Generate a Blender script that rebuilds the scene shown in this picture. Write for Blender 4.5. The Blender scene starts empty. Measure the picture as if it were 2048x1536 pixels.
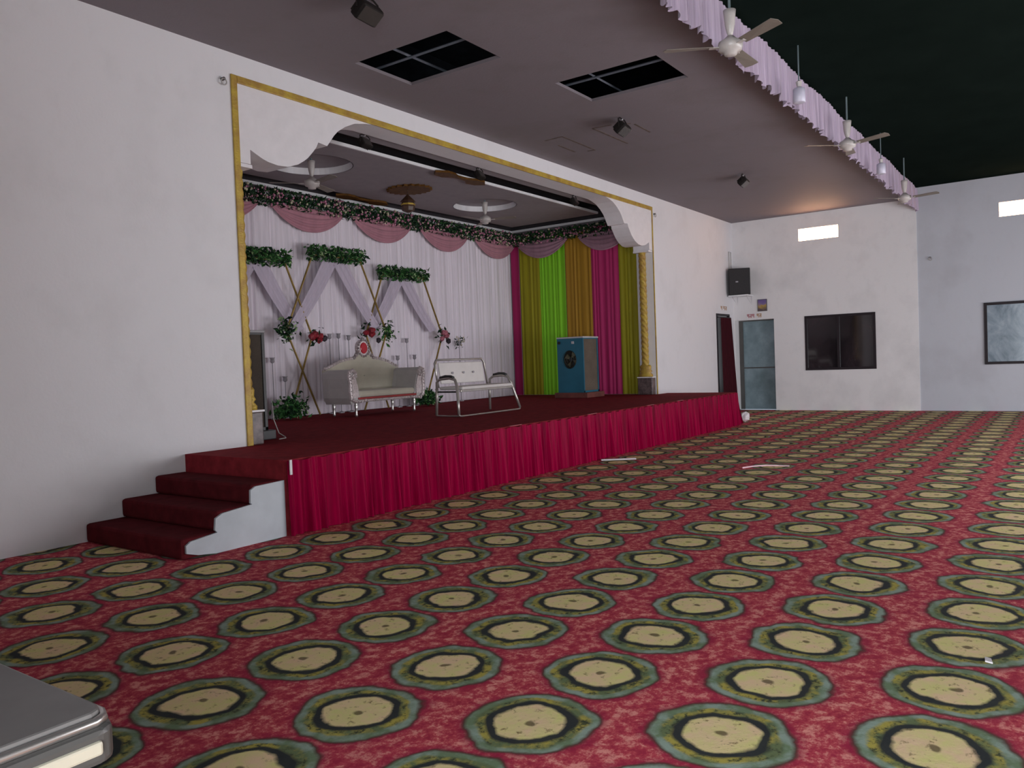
import bpy, math, random
from mathutils import Vector, Matrix

# ------------------------------------------------------------------ camera, world, light, exposure
scene = bpy.context.scene
COL = scene.collection
YAW, PITCH, ROLL, FPX = 0.6177, -0.0275, -0.0373, 1590.2
CAM = Vector((0.0, -6.917, 1.4))
fw = Vector((math.cos(YAW)*math.cos(PITCH), math.sin(YAW)*math.cos(PITCH), math.sin(PITCH)))
rt = Vector((math.sin(YAW), -math.cos(YAW), 0)); up = rt.cross(fw)
r2 = rt*math.cos(ROLL)+up*math.sin(ROLL); u2 = -rt*math.sin(ROLL)+up*math.cos(ROLL)
cd = bpy.data.cameras.new('camera'); cam = bpy.data.objects.new('camera', cd); COL.objects.link(cam)
cd.sensor_fit = 'HORIZONTAL'; cd.sensor_width = 36; cd.lens = FPX/2048*36; cd.clip_start = 0.05; cd.clip_end = 200
M = Matrix((r2, u2, -fw)).transposed().to_4x4(); M.translation = CAM
cam.matrix_world = M
scene.camera = cam

scene.view_settings.view_transform = 'Standard'; scene.view_settings.look = 'None'
scene.view_settings.gamma = 1; scene.view_settings.use_curve_mapping = False
scene.view_settings.exposure = 0.0

w = bpy.data.worlds.new('world'); scene.world = w; w.use_nodes = True
w.node_tree.nodes['Background'].inputs[0].default_value = (0.75, 0.85, 1.0, 1)
w.node_tree.nodes['Background'].inputs[1].default_value = 1.0

# room measures (metres)
XF, XB, YR = 19.36, -1.9, -10.6          # far wall, wall behind the camera, right wall
ZC, ZR, HS, DS = 4.63, 4.86, 0.642, 1.44 # low ceiling, dark roof, stage height, stage apron depth
XL, XR, ZT = 5.09, 14.78, 4.34           # stage opening
# daylight comes in through the openings of the right wall and of the wall behind the camera
DOORS_R = [(6.6, 9.4, 0.0, 2.4), (10.6, 13.4, 0.0, 2.4), (14.8, 17.6, 0.0, 2.4)]      # x0 x1 z0 z1
DOORS_B = [(-9.8, -6.4, 0.0, 2.5)]                        # y0 y1 z0 z1
P_R, P_B = [215, 215, 130], [560]
def area(name, loc, rot, sx, sy, power, color):
    l = bpy.data.lights.new(name, 'AREA'); l.shape = 'RECTANGLE'; l.size = sx; l.size_y = sy
    l.energy = power; l.color = color
    o = bpy.data.objects.new(name, l); COL.objects.link(o); o.location = loc; o.rotation_euler = rot
for (a, b, z0, z1), p in zip(DOORS_R, P_R):
    area('daylight_opening', ((a+b)/2, YR-0.25, (z0+z1)/2), (math.radians(90), 0, 0), b-a, z1-z0, p, (0.96, 0.96, 1.0))
for (a, b, z0, z1), p in zip(DOORS_B, P_B):
    area('daylight_opening', (XB-0.25, (a+b)/2, (z0+z1)/2), (math.radians(90), 0, math.radians(-90)), b-a, z1-z0, p, (0.9, 0.96, 1.0))

# ------------------------------------------------------------------ materials
def srgb(r, g, b):
    f = lambda c: (c/255/12.92) if c/255 <= 0.04045 else ((c/255+0.055)/1.055)**2.4
    return (f(r), f(g), f(b), 1)
MATS = {}
class NT:
    def __init__(s, name):
        s.m = bpy.data.materials.new(name); s.m.use_nodes = True; s.t = s.m.node_tree
        s.b = s.t.nodes['Principled BSDF']; MATS[name] = s.m
    def n(s, t, **k):
        x = s.t.nodes.new(t)
        for a, v in k.items(): setattr(x, a, v)
        return x
    def l(s, a, b): s.t.links.new(a, b)
    def val(s, sock, v):
        if hasattr(v, 'is_output'): s.l(v, sock)
        else: sock.default_value = v
    def math(s, op, a, b=None, c=None):
        x = s.n('ShaderNodeMath', operation=op)
        s.val(x.inputs[0], a)
        if b is not None: s.val(x.inputs[1], b)
        if c is not None: s.val(x.inputs[2], c)
        return x.outputs[0]
    def noise(s, scale, detail=4, rough=0.55, co=None, dist=0.0):
        x = s.n('ShaderNodeTexNoise'); x.inputs['Scale'].default_value = scale
        x.inputs['Detail'].default_value = detail; x.inputs['Roughness'].default_value = rough
        x.inputs['Distortion'].default_value = dist
        if co is None: co = s.co()
        s.l(co, x.inputs['Vector']); return x.outputs['Fac']
    def co(s, scale=None):
        g = s.n('ShaderNodeNewGeometry').outputs['Position']
        if scale is None: return g
        mp = s.n('ShaderNodeMapping'); mp.inputs['Scale'].default_value = scale
        s.l(g, mp.inputs['Vector']); return mp.outputs[0]
    def ramp(s, fac, stops, interp='LINEAR'):
        x = s.n('ShaderNodeValToRGB'); x.color_ramp.interpolation = interp
        e = x.color_ramp.elements
        while len(e) < len(stops): e.new(0.5)
        for i, (p, c) in enumerate(stops): e[i].position = p; e[i].color = c
        s.l(fac, x.inputs[0]); return x.outputs[0]
    def mix(s, fac, a, b, blend='MIX'):
        x = s.n('ShaderNodeMix', data_type='RGBA', blend_type=blend)
        s.val(x.inputs[0], fac); s.val(x.inputs[6], a); s.val(x.inputs[7], b); return x.outputs[2]
    def bump(s, h, strength=0.3, dist=0.01):
        x = s.n('ShaderNodeBump'); x.inputs['Strength'].default_value = strength; x.inputs['Distance'].default_value = dist
        s.l(h, x.inputs['Height']); s.l(x.outputs[0], s.b.inputs['Normal'])
    def set(s, **k):
        for a, v in k.items(): s.val(s.b.inputs[a.replace('_', ' ')], v)

def simple(name, c, rough=0.6, metal=0.0, var=0.12, scale=6.0, sheen=0.0, stretch=None, bump=0.0):
    t = NT(name)
    dark = tuple(x*(1-var) for x in c[:3])+(1,); lite = tuple(min(1, x*(1+var)) for x in c[:3])+(1,)
    nz = t.noise(scale, 4, 0.6, t.co(stretch) if stretch else None)
    t.set(Base_Color=t.ramp(nz, [(0.3, dark), (0.7, lite)]), Roughness=rough, Metallic=metal)
    if sheen: t.set(Sheen_Weight=sheen)
    if bump: t.bump(nz, bump, 0.01)
    return t.m

def plaster(name, c, dirt, amt=0.5, blotch=(0.52, 0.75)):
    t = NT(name)
    a = t.noise(0.9, 5, 0.6); b = t.noise(5, 5, 0.65, t.co((1, 1, 0.6)))
    f = t.math('MULTIPLY', t.ramp(a, [(blotch[0], (0, 0, 0, 1)), (blotch[1], (1, 1, 1, 1))]), amt)
    c1 = t.mix(f, c, dirt)
    c2 = t.mix(t.math('MULTIPLY', t.ramp(b, [(0.55, (0, 0, 0, 1)), (0.8, (1, 1, 1, 1))]), amt*0.5), c1, dirt)
    t.set(Base_Color=c2, Roughness=0.75); t.bump(t.noise(35, 4), 0.15, 0.01)
    return t.m

plaster('wall_white', (0.79, 0.775, 0.80, 1), (0.62, 0.60, 0.61, 1), 0.4)
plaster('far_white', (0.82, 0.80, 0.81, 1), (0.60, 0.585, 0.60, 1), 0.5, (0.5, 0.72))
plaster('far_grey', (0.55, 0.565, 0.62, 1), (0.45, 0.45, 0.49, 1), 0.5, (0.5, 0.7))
plaster('ceiling_paint', (0.215, 0.185, 0.205, 1), (0.165, 0.14, 0.14, 1), 0.5)
plaster('hall_wall', (0.62, 0.60, 0.60, 1), (0.5, 0.48, 0.48, 1), 0.4)
simple('white_paint', (0.80, 0.77, 0.79, 1), 0.5, var=0.04)
simple('panel_grey', (0.46, 0.49, 0.53, 1), 0.5, var=0.1, scale=3)
simple('white_gloss', (0.86, 0.85, 0.87, 1), 0.3, var=0.03)
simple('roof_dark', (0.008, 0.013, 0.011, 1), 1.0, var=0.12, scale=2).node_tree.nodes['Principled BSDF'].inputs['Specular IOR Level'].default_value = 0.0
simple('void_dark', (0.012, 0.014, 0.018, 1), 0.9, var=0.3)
simple('bar_metal', (0.16, 0.18, 0.22, 1), 0.5, 0.4)
simple('stain', (0.13, 0.095, 0.08, 1), 0.9, var=0.4, scale=12)
simple('stage_ceiling', (0.30, 0.27, 0.29, 1), 0.7, var=0.06)
simple('stage_recess_shade', (0.05, 0.045, 0.05, 1), 0.9)  # dark colour stands for the shade inside the ceiling recess
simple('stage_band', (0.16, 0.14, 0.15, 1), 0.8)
simple('wood_brown', (0.12, 0.055, 0.014, 1), 0.5, var=0.3, scale=20)
simple('lantern_brown', (0.07, 0.035, 0.022, 1), 0.45, var=0.3)
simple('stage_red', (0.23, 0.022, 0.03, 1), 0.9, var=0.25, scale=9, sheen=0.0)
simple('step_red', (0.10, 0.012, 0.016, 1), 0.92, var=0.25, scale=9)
simple('flood_black', (0.02, 0.017, 0.016, 1), 0.5, 0.0)
simple('flood_glass', (0.05, 0.045, 0.043, 1), 0.15, 0.0)
simple('black_plastic', (0.012, 0.011, 0.012, 1), 0.5)
simple('black_mesh', (0.022, 0.02, 0.022, 1), 0.7, var=0.3, scale=60)
simple('chrome', (0.62, 0.60, 0.58, 1), 0.28, 0.85, var=0.08)
simple('silver_carved', (0.66, 0.58, 0.58, 1), 0.38, 0.35, var=0.3, scale=45, bump=0.6)
simple('velvet_beige', (0.56, 0.52, 0.42, 1), 0.8, var=0.06, sheen=0.4)
simple('velvet_grey', (0.50, 0.47, 0.46, 1), 0.8, var=0.06, sheen=0.4)
simple('red_piping', (0.35, 0.03, 0.03, 1), 0.4)
simple('ruby', (0.45, 0.01, 0.02, 1), 0.12)
simple('bench_pad', (0.66, 0.62, 0.60, 1), 0.5, var=0.05)
simple('bench_steel', (0.50, 0.47, 0.44, 1), 0.32, 0.7)
simple('arm_black', (0.03, 0.03, 0.03, 1), 0.4)
simple('cooler_blue', (0.018, 0.13, 0.20, 1), 0.45, var=0.1, scale=3)
simple('cooler_dark', (0.05, 0.05, 0.052, 1), 0.5)
simple('lid_grey', (0.24, 0.23, 0.24, 1), 0.4)
simple('cooler_top', (0.55, 0.53, 0.55, 1), 0.4)
simple('cooler_grille', (0.035, 0.04, 0.04, 1), 0.5)
simple('cooler_fan', (0.16, 0.15, 0.09, 1), 0.5)
simple('cooler_stand', (0.17, 0.05, 0.04, 1), 0.8, var=0.25)
simple('fan_cream', (0.52, 0.48, 0.46, 1), 0.35)
simple('fan_blade', (0.22, 0.19, 0.16, 1), 0.5)
simple('rod_steel', (0.18, 0.24, 0.25, 1), 0.5, 0.4)
simple('lamp_white', (0.62, 0.60, 0.72, 1), 0.4)
simple('leaf_green', (0.05, 0.15, 0.045, 1), 0.6, var=0.7, scale=18)
simple('leaf_dark', (0.02, 0.045, 0.025, 1), 0.6, var=0.6, scale=18)
simple('leaf_pale', (0.32, 0.46, 0.22, 1), 0.6, var=0.5, scale=18)
simple('blossom_pink', (0.50, 0.20, 0.30, 1), 0.7, var=0.5, scale=25)
simple('blossom_cream', (0.55, 0.50, 0.36, 1), 0.7, var=0.4, scale=25)
simple('rose_red', (0.28, 0.012, 0.025, 1), 0.6, var=0.4, scale=30)
simple('rose_pink', (0.42, 0.13, 0.17, 1), 0.6, var=0.6, scale=25)
simple('rose_dark', (0.03, 0.02, 0.03, 1), 0.6, var=0.4, scale=30)
simple('gold_pole', (0.30, 0.20, 0.055, 1), 0.4, 0.3, var=0.35, scale=10)
simple('crystal_grey', (0.36, 0.34, 0.37, 1), 0.2, 0.1)
simple('stone_dark', (0.12, 0.085, 0.085, 1), 0.35, var=0.6, scale=14)
simple('door_recess', (0.70, 0.67, 0.64, 1), 0.7)
simple('frame_dark', (0.028, 0.022, 0.026, 1), 0.4)
simple('curtain_maroon', (0.045, 0.004, 0.009, 1), 0.8, var=0.4, stretch=(30, 30, 1))
simple('paint_red', (0.45, 0.10, 0.13, 1), 0.7)
simple('paint_ochre', (0.45, 0.24, 0.10, 1), 0.7)
simple('plastic_grey', (0.20, 0.19, 0.185, 1), 0.35, var=0.2, scale=3)
simple('plastic_dark', (0.09, 0.088, 0.085, 1), 0.3, var=0.15, scale=3)
simple('plastic_cream', (0.60, 0.56, 0.45, 1), 0.35, var=0.06)
simple('paper_white', (0.75, 0.70, 0.72, 1), 0.7)
simple('tape_pink', (0.50, 0.16, 0.18, 1), 0.6)
simple('paper_pink', (0.75, 0.50, 0.55, 1), 0.6)
simple('cable_grey', (0.42, 0.40, 0.38, 1), 0.5)

def lowspec(names, v):
    for n in names: MATS[n].node_tree.nodes['Principled BSDF'].inputs['Specular IOR Level'].default_value = v
lowspec(['frame_dark', 'curtain_maroon'], 0.15)
lowspec(['stage_red', 'step_red', 'stage_recess_shade', 'void_dark', 'leaf_green', 'leaf_dark', 'flood_black', 'wood_brown'], 0.06)
def gold(name):
    t = NT(name)
    a = t.noise(7, 3); b = t.noise(70, 3)
    c = t.ramp(a, [(0.35, (0.42, 0.25, 0.055, 1)), (0.65, (0.62, 0.45, 0.06, 1))])
    c = t.mix(t.math('MULTIPLY', b, 0.45), c, (0.30, 0.17, 0.04, 1))
    t.set(Base_Color=c, Roughness=0.42, Metallic=0.15); t.bump(b, 0.5, 0.01)
gold('gold')

def cloth(name, c, rough=0.7, var=0.2, streak=22, sheen=0.2, spec=0.5):
    t = NT(name)
    s = t.noise(1.0, 5, 0.65, t.co((streak, streak, 0.6)))
    lo = tuple(x*(1-var) for x in c[:3])+(1,); hi = tuple(min(1, x*(1+var)) for x in c[:3])+(1,)
    t.set(Base_Color=t.ramp(s, [(0.3, lo), (0.7, hi)]), Roughness=rough, Sheen_Weight=sheen)
    t.b.inputs['Specular IOR Level'].default_value = spec
    return t.m
cloth('curtain_white', (0.80, 0.73, 0.80, 1), var=0.14)
cloth('sheer_lilac', (0.54, 0.47, 0.57, 1), var=0.1)
cloth('valance_lilac', (0.46, 0.37, 0.48, 1), var=0.25)
cloth('skirt_satin', (0.21, 0.0006, 0.026, 1), rough=0.4, var=0.5, streak=14, sheen=0.0, spec=0.12).node_tree.nodes['Principled BSDF'].inputs['Specular Tint'].default_value = (1, 0.05, 0.22, 1)
cloth('swag_pink', (0.44, 0.20, 0.25, 1), var=0.15, streak=6)
cloth('swag_mauve', (0.36, 0.20, 0.26, 1), var=0.15, streak=6)
cloth('stripe_magenta', (0.46, 0.016, 0.13, 1), var=0.15, sheen=0)
cloth('stripe_olive', (0.31, 0.28, 0.002, 1), var=0.2, sheen=0)
cloth('stripe_lime', (0.23, 0.62, 0.012, 1), var=0.15, sheen=0)
cloth('stripe_brown', (0.38, 0.20, 0.008, 1), var=0.12, sheen=0)

def cooler_pad(name, k):
    t = NT(name)
    b = t.noise(55, 4, 0.7); a = t.noise(4, 3)
    c = t.mix(a, (0.10*k, 0.075*k, 0.055*k, 1), (0.24*k, 0.185*k, 0.14*k, 1))
    t.set(Base_Color=t.mix(t.math('MULTIPLY', b, 0.6), c, (0.06*k, 0.045*k, 0.035*k, 1)), Roughness=0.9); t.bump(b, 0.8, 0.02)
cooler_pad('cooler_pad', 1.0); cooler_pad('pad_dark', 0.45)
def door_blue():
    t = NT('door_blue')
    a = t.noise(2.5, 5, 0.6); 
    c = t.ramp(a, [(0.3, (0.16, 0.23, 0.25, 1)), (0.55, (0.24, 0.33, 0.37, 1)), (0.75, (0.34, 0.43, 0.48, 1))])
    t.set(Base_Color=c, Roughness=0.5)
door_blue()
def glass(name, lo, hi, rough):
    t = NT(name)
    a = t.noise(2.2, 5, 0.65, t.co((1, 1, 0.7)), 0.6)
    t.set(Base_Color=t.ramp(a, [(0.35, lo), (0.7, hi)]), Roughness=rough)
    t.b.inputs['Specular IOR Level'].default_value = 0.9
glass('glass_dark', (0.012, 0.010, 0.012, 1), (0.035, 0.025, 0.03, 1), 0.05)
glass('glass_reflection', (0.10, 0.15, 0.20, 1), (0.42, 0.50, 0.58, 1), 0.25)  # mottled pale blue paints a daylight reflection into the pane colour
def picture():
    t = NT('picture_print')
    z = t.n('ShaderNodeSeparateXYZ'); t.l(t.co(), z.inputs[0])
    f = t.math('DIVIDE', t.math('SUBTRACT', z.outputs[2], 2.43), 0.26)
    c = t.ramp(t.math('ADD', f, t.math('MULTIPLY', t.math('SUBTRACT', t.noise(14), 0.5), 0.7)),
               [(0.1, srgb(95, 75, 80)), (0.4, srgb(180, 150, 70)), (0.6, srgb(130, 110, 150)), (0.9, srgb(110, 90, 150))])
    t.set(Base_Color=c, Roughness=0.4)
picture()
def vent_glow():
    t = NT('vent_glow')
    t.set(Base_Color=(1, 0.9, 0.8, 1), Emission_Color=(1.0, 0.55, 0.30, 1), Emission_Strength=20.0)
vent_glow()
def carpet():
    t = NT('carpet_medallion')
    pos = t.co()
    nz = t.n('ShaderNodeTexNoise'); nz.inputs['Scale'].default_value = 5; nz.inputs['Detail'].default_value = 2
    t.l(pos, nz.inputs['Vector'])
    off = t.n('ShaderNodeVectorMath', operation='SUBTRACT'); t.l(nz.outputs['Color'], off.inputs[0]); off.inputs[1].default_value = (0.5, 0.5, 0.5)
    sc = t.n('ShaderNodeVectorMath', operation='SCALE'); t.l(off.outputs[0], sc.inputs[0]); sc.inputs['Scale'].default_value = 0.11
    ad = t.n('ShaderNodeVectorMath', operation='ADD'); t.l(pos, ad.inputs[0]); t.l(sc.outputs[0], ad.inputs[1])
    sp = t.n('ShaderNodeSeparateXYZ'); t.l(ad.outputs[0], sp.inputs[0])
    PX, PY, X0, Y0 = 0.56, 1.32, 2.5, -5.17
    def dist(dx, dy):
        x = t.math('WRAP', t.math('SUBTRACT', sp.outputs[0], X0+dx), PX/2, -PX/2)
        y = t.math('WRAP', t.math('SUBTRACT', sp.outputs[1], Y0+dy), PY/2, -PY/2)
        return t.math('SQRT', t.math('ADD', t.math('MULTIPLY', x, x), t.math('MULTIPLY', y, y))), x, y
    d1, x1, y1 = dist(0, 0); d2, x2, y2 = dist(PX/2, PY/2)
    d = t.math('MINIMUM', d1, d2)
    fine = t.noise(24, 5, 0.72); fleck = t.noise(15, 5, 0.78); mid = t.noise(9, 4, 0.6); big = t.noise(2.2, 3)
    # ground: red with salmon flecks
    g = t.ramp(fleck, [(0.40, (0.38, 0.03, 0.055, 1)), (0.50, (0.56, 0.08, 0.09, 1)), (0.60, (0.90, 0.38, 0.31, 1))])
    g = t.mix(t.math('MULTIPLY', big, 0.5), g, (0.42, 0.022, 0.085, 1))
    halo = t.ramp(t.math('MULTIPLY', d, 3.0), [(0.79, (1, 1, 1, 1)), (0.92, (0, 0, 0, 1))])
    g = t.mix(t.math('MULTIPLY', halo, 0.75), g, (0.30, 0.012, 0.055, 1))
    dd = t.math('ADD', d, t.math('MULTIPLY', t.math('SUBTRACT', fine, 0.5), 0.018))
    cream = t.mix(t.ramp(mid, [(0.35, (0, 0, 0, 1)), (0.65, (1, 1, 1, 1))]), (0.84, 0.60, 0.38, 1), (0.74, 0.68, 0.27, 1))
    cream = t.mix(t.ramp(fine, [(0.57, (0, 0, 0, 1)), (0.69, (1, 1, 1, 1))]), cream, (0.20, 0.13, 0.05, 1))
    core = t.ramp(t.math('MULTIPLY', dd, 3.0), [(0.045, (1, 1, 1, 1)), (0.075, (0, 0, 0, 1))])
    cream = t.mix(t.math('MULTIPLY', core, 0.8), cream, (0.09, 0.06, 0.03, 1))
    navy = t.mix(mid, (0.018, 0.022, 0.028, 1), (0.05, 0.055, 0.05, 1))
    olive = t.mix(t.ramp(mid, [(0.42, (0, 0, 0, 1)), (0.58, (1, 1, 1, 1))]), (0.15, 0.19, 0.09, 1), (0.44, 0.37, 0.08, 1))
    olive = t.mix(t.ramp(fine, [(0.50, (0, 0, 0, 1)), (0.62, (1, 1, 1, 1))]), olive, (0.05, 0.06, 0.035, 1))
    teal = t.mix(t.ramp(mid, [(0.4, (0, 0, 0, 1)), (0.6, (1, 1, 1, 1))]), (0.17, 0.24, 0.14, 1), (0.30, 0.38, 0.32, 1))
    def edge(r, w=0.008):
        x = t.n('ShaderNodeMapRange'); x.inputs['From Min'].default_value = r-w; x.inputs['From Max'].default_value = r+w
        t.l(dd, x.inputs['Value']); return x.outputs[0]
    c = t.mix(edge(0.142), cream, navy)
    c = t.mix(edge(0.180), c, olive)
    c = t.mix(edge(0.218), c, teal)
    c = t.mix(edge(0.252), c, (0.10, 0.05, 0.04, 1))
    c = t.mix(edge(0.266), c, g)
    t.set(Base_Color=c, Roughness=0.95); t.b.inputs['Specular IOR Level'].default_value = 0.15
    t.bump(fine, 0.25, 0.01)
carpet()

# ------------------------------------------------------------------ geometry helpers
class MB:
    def __init__(s): s.v = []; s.f = []
    def add(s, vs, fs):
        k = len(s.v); s.v += [tuple(p) for p in vs]; s.f += [tuple(i+k for i in f) for f in fs]; return s
    def box(s, a, b, rot=None, about=None):
        x0, y0, z0 = [min(p, q) for p, q in zip(a, b)]; x1, y1, z1 = [max(p, q) for p, q in zip(a, b)]
        vs = [Vector(p) for p in ((x0,y0,z0),(x1,y0,z0),(x1,y1,z0),(x0,y1,z0),(x0,y0,z1),(x1,y0,z1),(x1,y1,z1),(x0,y1,z1))]
        if rot is not None:
            c = Vector(about) if about is not None else Vector(((x0+x1)/2, (y0+y1)/2, (z0+z1)/2))
            vs = [c+rot@(p-c) for p in vs]
        return s.add(vs, [(0,3,2,1),(4,5,6,7),(0,1,5,4),(1,2,6,5),(2,3,7,6),(3,0,4,7)])
    def tube(s, pts, r, n=8, closed=False):
        P = [Vector(p) for p in pts]; m = len(P); R = r if isinstance(r, (list, tuple)) else [r]*m
        ref = None; vs = []
        for i, p in enumerate(P):
            if closed: d = P[(i+1) % m]-P[i-1]
            else: d = P[min(i+1, m-1)]-P[max(i-1, 0)]
            d.normalize()
            if ref is None:
                ref = Vector((0, 0, 1)) if abs(d.z) < 0.9 else Vector((1, 0, 0))
            a = ref-d*ref.dot(d)
            if a.length < 1e-6: a = Vector((1, 0, 0))-d*d.x
            a.normalize(); b = d.cross(a); ref = a
            for k in range(n):
                t = 2*math.pi*k/n; vs.append(p+a*math.cos(t)*R[i]+b*math.sin(t)*R[i])
        fs = []
        for i in range(m if closed else m-1):
            j = (i+1) % m
            for k in range(n): fs.append((i*n+k, i*n+(k+1) % n, j*n+(k+1) % n, j*n+k))
        if not closed: fs += [tuple(range(n-1, -1, -1)), tuple((m-1)*n+k for k in range(n))]
        return s.add(vs, fs)
    def lathe(s, prof, c=(0, 0, 0), n=20, axis='z', caps=True):
        vs = []; c = Vector(c)
        for r, z in prof:
            for k in range(n):
                t = 2*math.pi*k/n; q = (r*math.cos(t), r*math.sin(t), z)
                if axis == 'y': q = (q[0], q[2], q[1])
                if axis == 'x': q = (q[2], q[0], q[1])
                vs.append(c+Vector(q))
        fs = [(i*n+k, i*n+(k+1) % n, (i+1)*n+(k+1) % n, (i+1)*n+k) for i in range(len(prof)-1) for k in range(n)]
        if caps: fs += [tuple(range(n-1, -1, -1)), tuple((len(prof)-1)*n+k for k in range(n))]
        return s.add(vs, fs)
    def prism(s, poly, d0, d1, axis='y'):
        f = {'y': lambda a, b, d: (a, d, b), 'x': lambda a, b, d: (d, a, b), 'z': lambda a, b, d: (a, b, d)}[axis]
        n = len(poly); vs = [f(a, b, d0) for a, b in poly]+[f(a, b, d1) for a, b in poly]
        fs = [tuple(range(n)), tuple(range(2*n-1, n-1, -1))]+[(i, (i+1) % n, n+(i+1) % n, n+i) for i in range(n)]
        return s.add(vs, fs)
    def grid(s, fn, nu, nv):
        vs = [fn(i/nu, j/nv) for j in range(nv+1) for i in range(nu+1)]
        return s.add(vs, [(j*(nu+1)+i, j*(nu+1)+i+1, (j+1)*(nu+1)+i+1, (j+1)*(nu+1)+i) for j in range(nv) for i in range(nu)])
    def build(s, name, mat, parent=None, smooth=False, bevel=0.0, fix=True):
        me = bpy.data.meshes.new(name); me.from_pydata(s.v, [], s.f); me.update()
        if fix:
            import bmesh
            bm = bmesh.new(); bm.from_mesh(me); bmesh.ops.recalc_face_normals(bm, faces=bm.faces); bm.to_mesh(me); bm.free()
        me.materials.append(MATS[mat])
        if smooth:
            for p in me.polygons: p.use_smooth = True
        o = bpy.data.objects.new(name, me); COL.objects.link(o)
        if bevel:
            m = o.modifiers.new('bevel', 'BEVEL'); m.width = bevel; m.segments = 2; m.limit_method = 'ANGLE'
        if parent: o.parent = parent
        return o
def thing(name, label, cat, loc=(0, 0, 0), rz=0.0, group=None):
    o = bpy.data.objects.new(name, None); COL.objects.link(o); o.location = loc; o.rotation_euler = (0, 0, rz)
    o.empty_display_size = 0.1
    return tag(o, label, cat, group)
def tag(o, label, cat, group=None):
    o['label'] = label; o['category'] = cat
    if group: o['group'] = group
    return o
def struct(o, label=None, cat='structure'):
    o['kind'] = 'structure'
    if label: o['label'] = label; o['category'] = cat
    return o
def copy_tree(root, label, loc, rz=0.0, cat=None):
    r = root.copy(); COL.objects.link(r); r.location = loc; r.rotation_euler = (0, 0, rz); r['label'] = label
    for ch in list(root.children):
        c = ch.copy(); COL.objects.link(c); c.parent = r
        for g in list(ch.children):
            d = g.copy(); COL.objects.link(d); d.parent = c
    return r
def slab(us, vs, holes, d0, d1, axis):
    """flat slab with rectangular holes; (u,v) in-plane, d0..d1 through it"""
    f = {'y': lambda a, b, d: (a, d, b), 'x': lambda a, b, d: (d, a, b), 'z': lambda a, b, d: (a, b, d)}[axis]
    U = sorted(set(us+[h[0] for h in holes]+[h[1] for h in holes])); V = sorted(set(vs+[h[2] for h in holes]+[h[3] for h in holes]))
    solid = {}
    for i in range(len(U)-1):
        for j in range(len(V)-1):
            cu, cv = (U[i]+U[i+1])/2, (V[j]+V[j+1])/2
            solid[i, j] = not any(h[0] < cu < h[1] and h[2] < cv < h[3] for h in holes)
    m = MB()
    for (i, j), ok in solid.items():
        if not ok: continue
        a, b, c, d = U[i], U[i+1], V[j], V[j+1]
        m.add([f(a,c,d0), f(b,c,d0), f(b,d,d0), f(a,d,d0)], [(0,1,2,3)]); m.add([f(a,c,d1), f(b,c,d1), f(b,d,d1), f(a,d,d1)], [(3,2,1,0)])
        for (ni, nj), e in (((i-1,j),((a,c),(a,d))), ((i+1,j),((b,c),(b,d))), ((i,j-1),((a,c),(b,c))), ((i,j+1),((a,d),(b,d)))):
            if not solid.get((ni, nj), False):
                p, q = e; m.add([f(*p,d0), f(*q,d0), f(*q,d1), f(*p,d1)], [(0,1,2,3)])
    import bmesh
    me = bpy.data.meshes.new('t'); me.from_pydata(m.v, [], m.f); bm = bmesh.new(); bm.from_mesh(me)
    bmesh.ops.remove_doubles(bm, verts=bm.verts, dist=1e-5)
    out = MB(); bm.verts.index_update()
    out.add([v.co[:] for v in bm.verts], [tuple(v.index for v in f.verts) for f in bm.faces]); bm.free(); bpy.data.meshes.remove(me)
    return out
def leaves(m, n, place, size, rnd, flat=1.0):
    for _ in range(n):
        c = Vector(place()); L = size*rnd.uniform(0.6, 1.3); W = L*rnd.uniform(0.3, 0.5)
        d = Vector((rnd.gauss(0, 1), rnd.gauss(0, 1)*flat, rnd.gauss(0, 1))).normalized()
        e = d.cross(Vector((rnd.gauss(0, 1), rnd.gauss(0, 1), rnd.gauss(0, 1)))).normalized()
        k = d.cross(e)*W*0.35
        m.add([c-d*L/2, c+e*W/2+k, c+d*L/2, c-e*W/2+k], [(0, 1, 2), (0, 2, 3)])
def blob(m, c, r, rnd, n=6):
    c = Vector(c); rings = [(0.0, -1), (0.8, -0.55), (1.0, 0.05), (0.75, 0.6), (0.3, 0.85)]
    vs = []
    for q, z in rings:
        for k in range(n):
            t = 2*math.pi*k/n; j = rnd.uniform(0.75, 1.2)
            vs.append(c+Vector((math.cos(t)*q*j, math.sin(t)*q*j, z*rnd.uniform(0.85, 1.1)))*r)
    m.add(vs, [(i*n+k, i*n+(k+1) % n, (i+1)*n+(k+1) % n, (i+1)*n+k) for i in range(len(rings)-1) for k in range(n)]+[tuple((len(rings)-1)*n+k for k in range(n))])
def pleat_fn(L, rnd, wl=0.11, amp=0.03):
    """random pleat profile along a length"""
    ph = [(rnd.uniform(0.8, 1.25), rnd.uniform(0, 6.28), rnd.uniform(0.5, 1)) for _ in range(4)]
    def f(u):
        x = u*L
        w_ = x+0.25*wl*math.sin(x/wl*1.7+ph[0][1])+0.5*wl*math.sin(x/wl*0.43+ph[1][1])
        return amp*(0.65*math.sin(w_/wl*6.28)+0.35*math.sin(w_/wl*6.28*0.61+ph[2][1]))
    return f
R90 = math.pi/2

# ------------------------------------------------------------------ the setting
fl = MB().box((XB-0.4, YR-0.4, -0.2), (XF+0.4, 0.35, -0.012)).build('floor', 'hall_wall')
struct(fl)
cp = MB().box((XB, YR, -0.012), (XF, 0, 0.0)).build('carpet', 'carpet_medallion')
tag(cp, 'red hall carpet printed with rows of cream and green round medallions', 'carpet')
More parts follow.
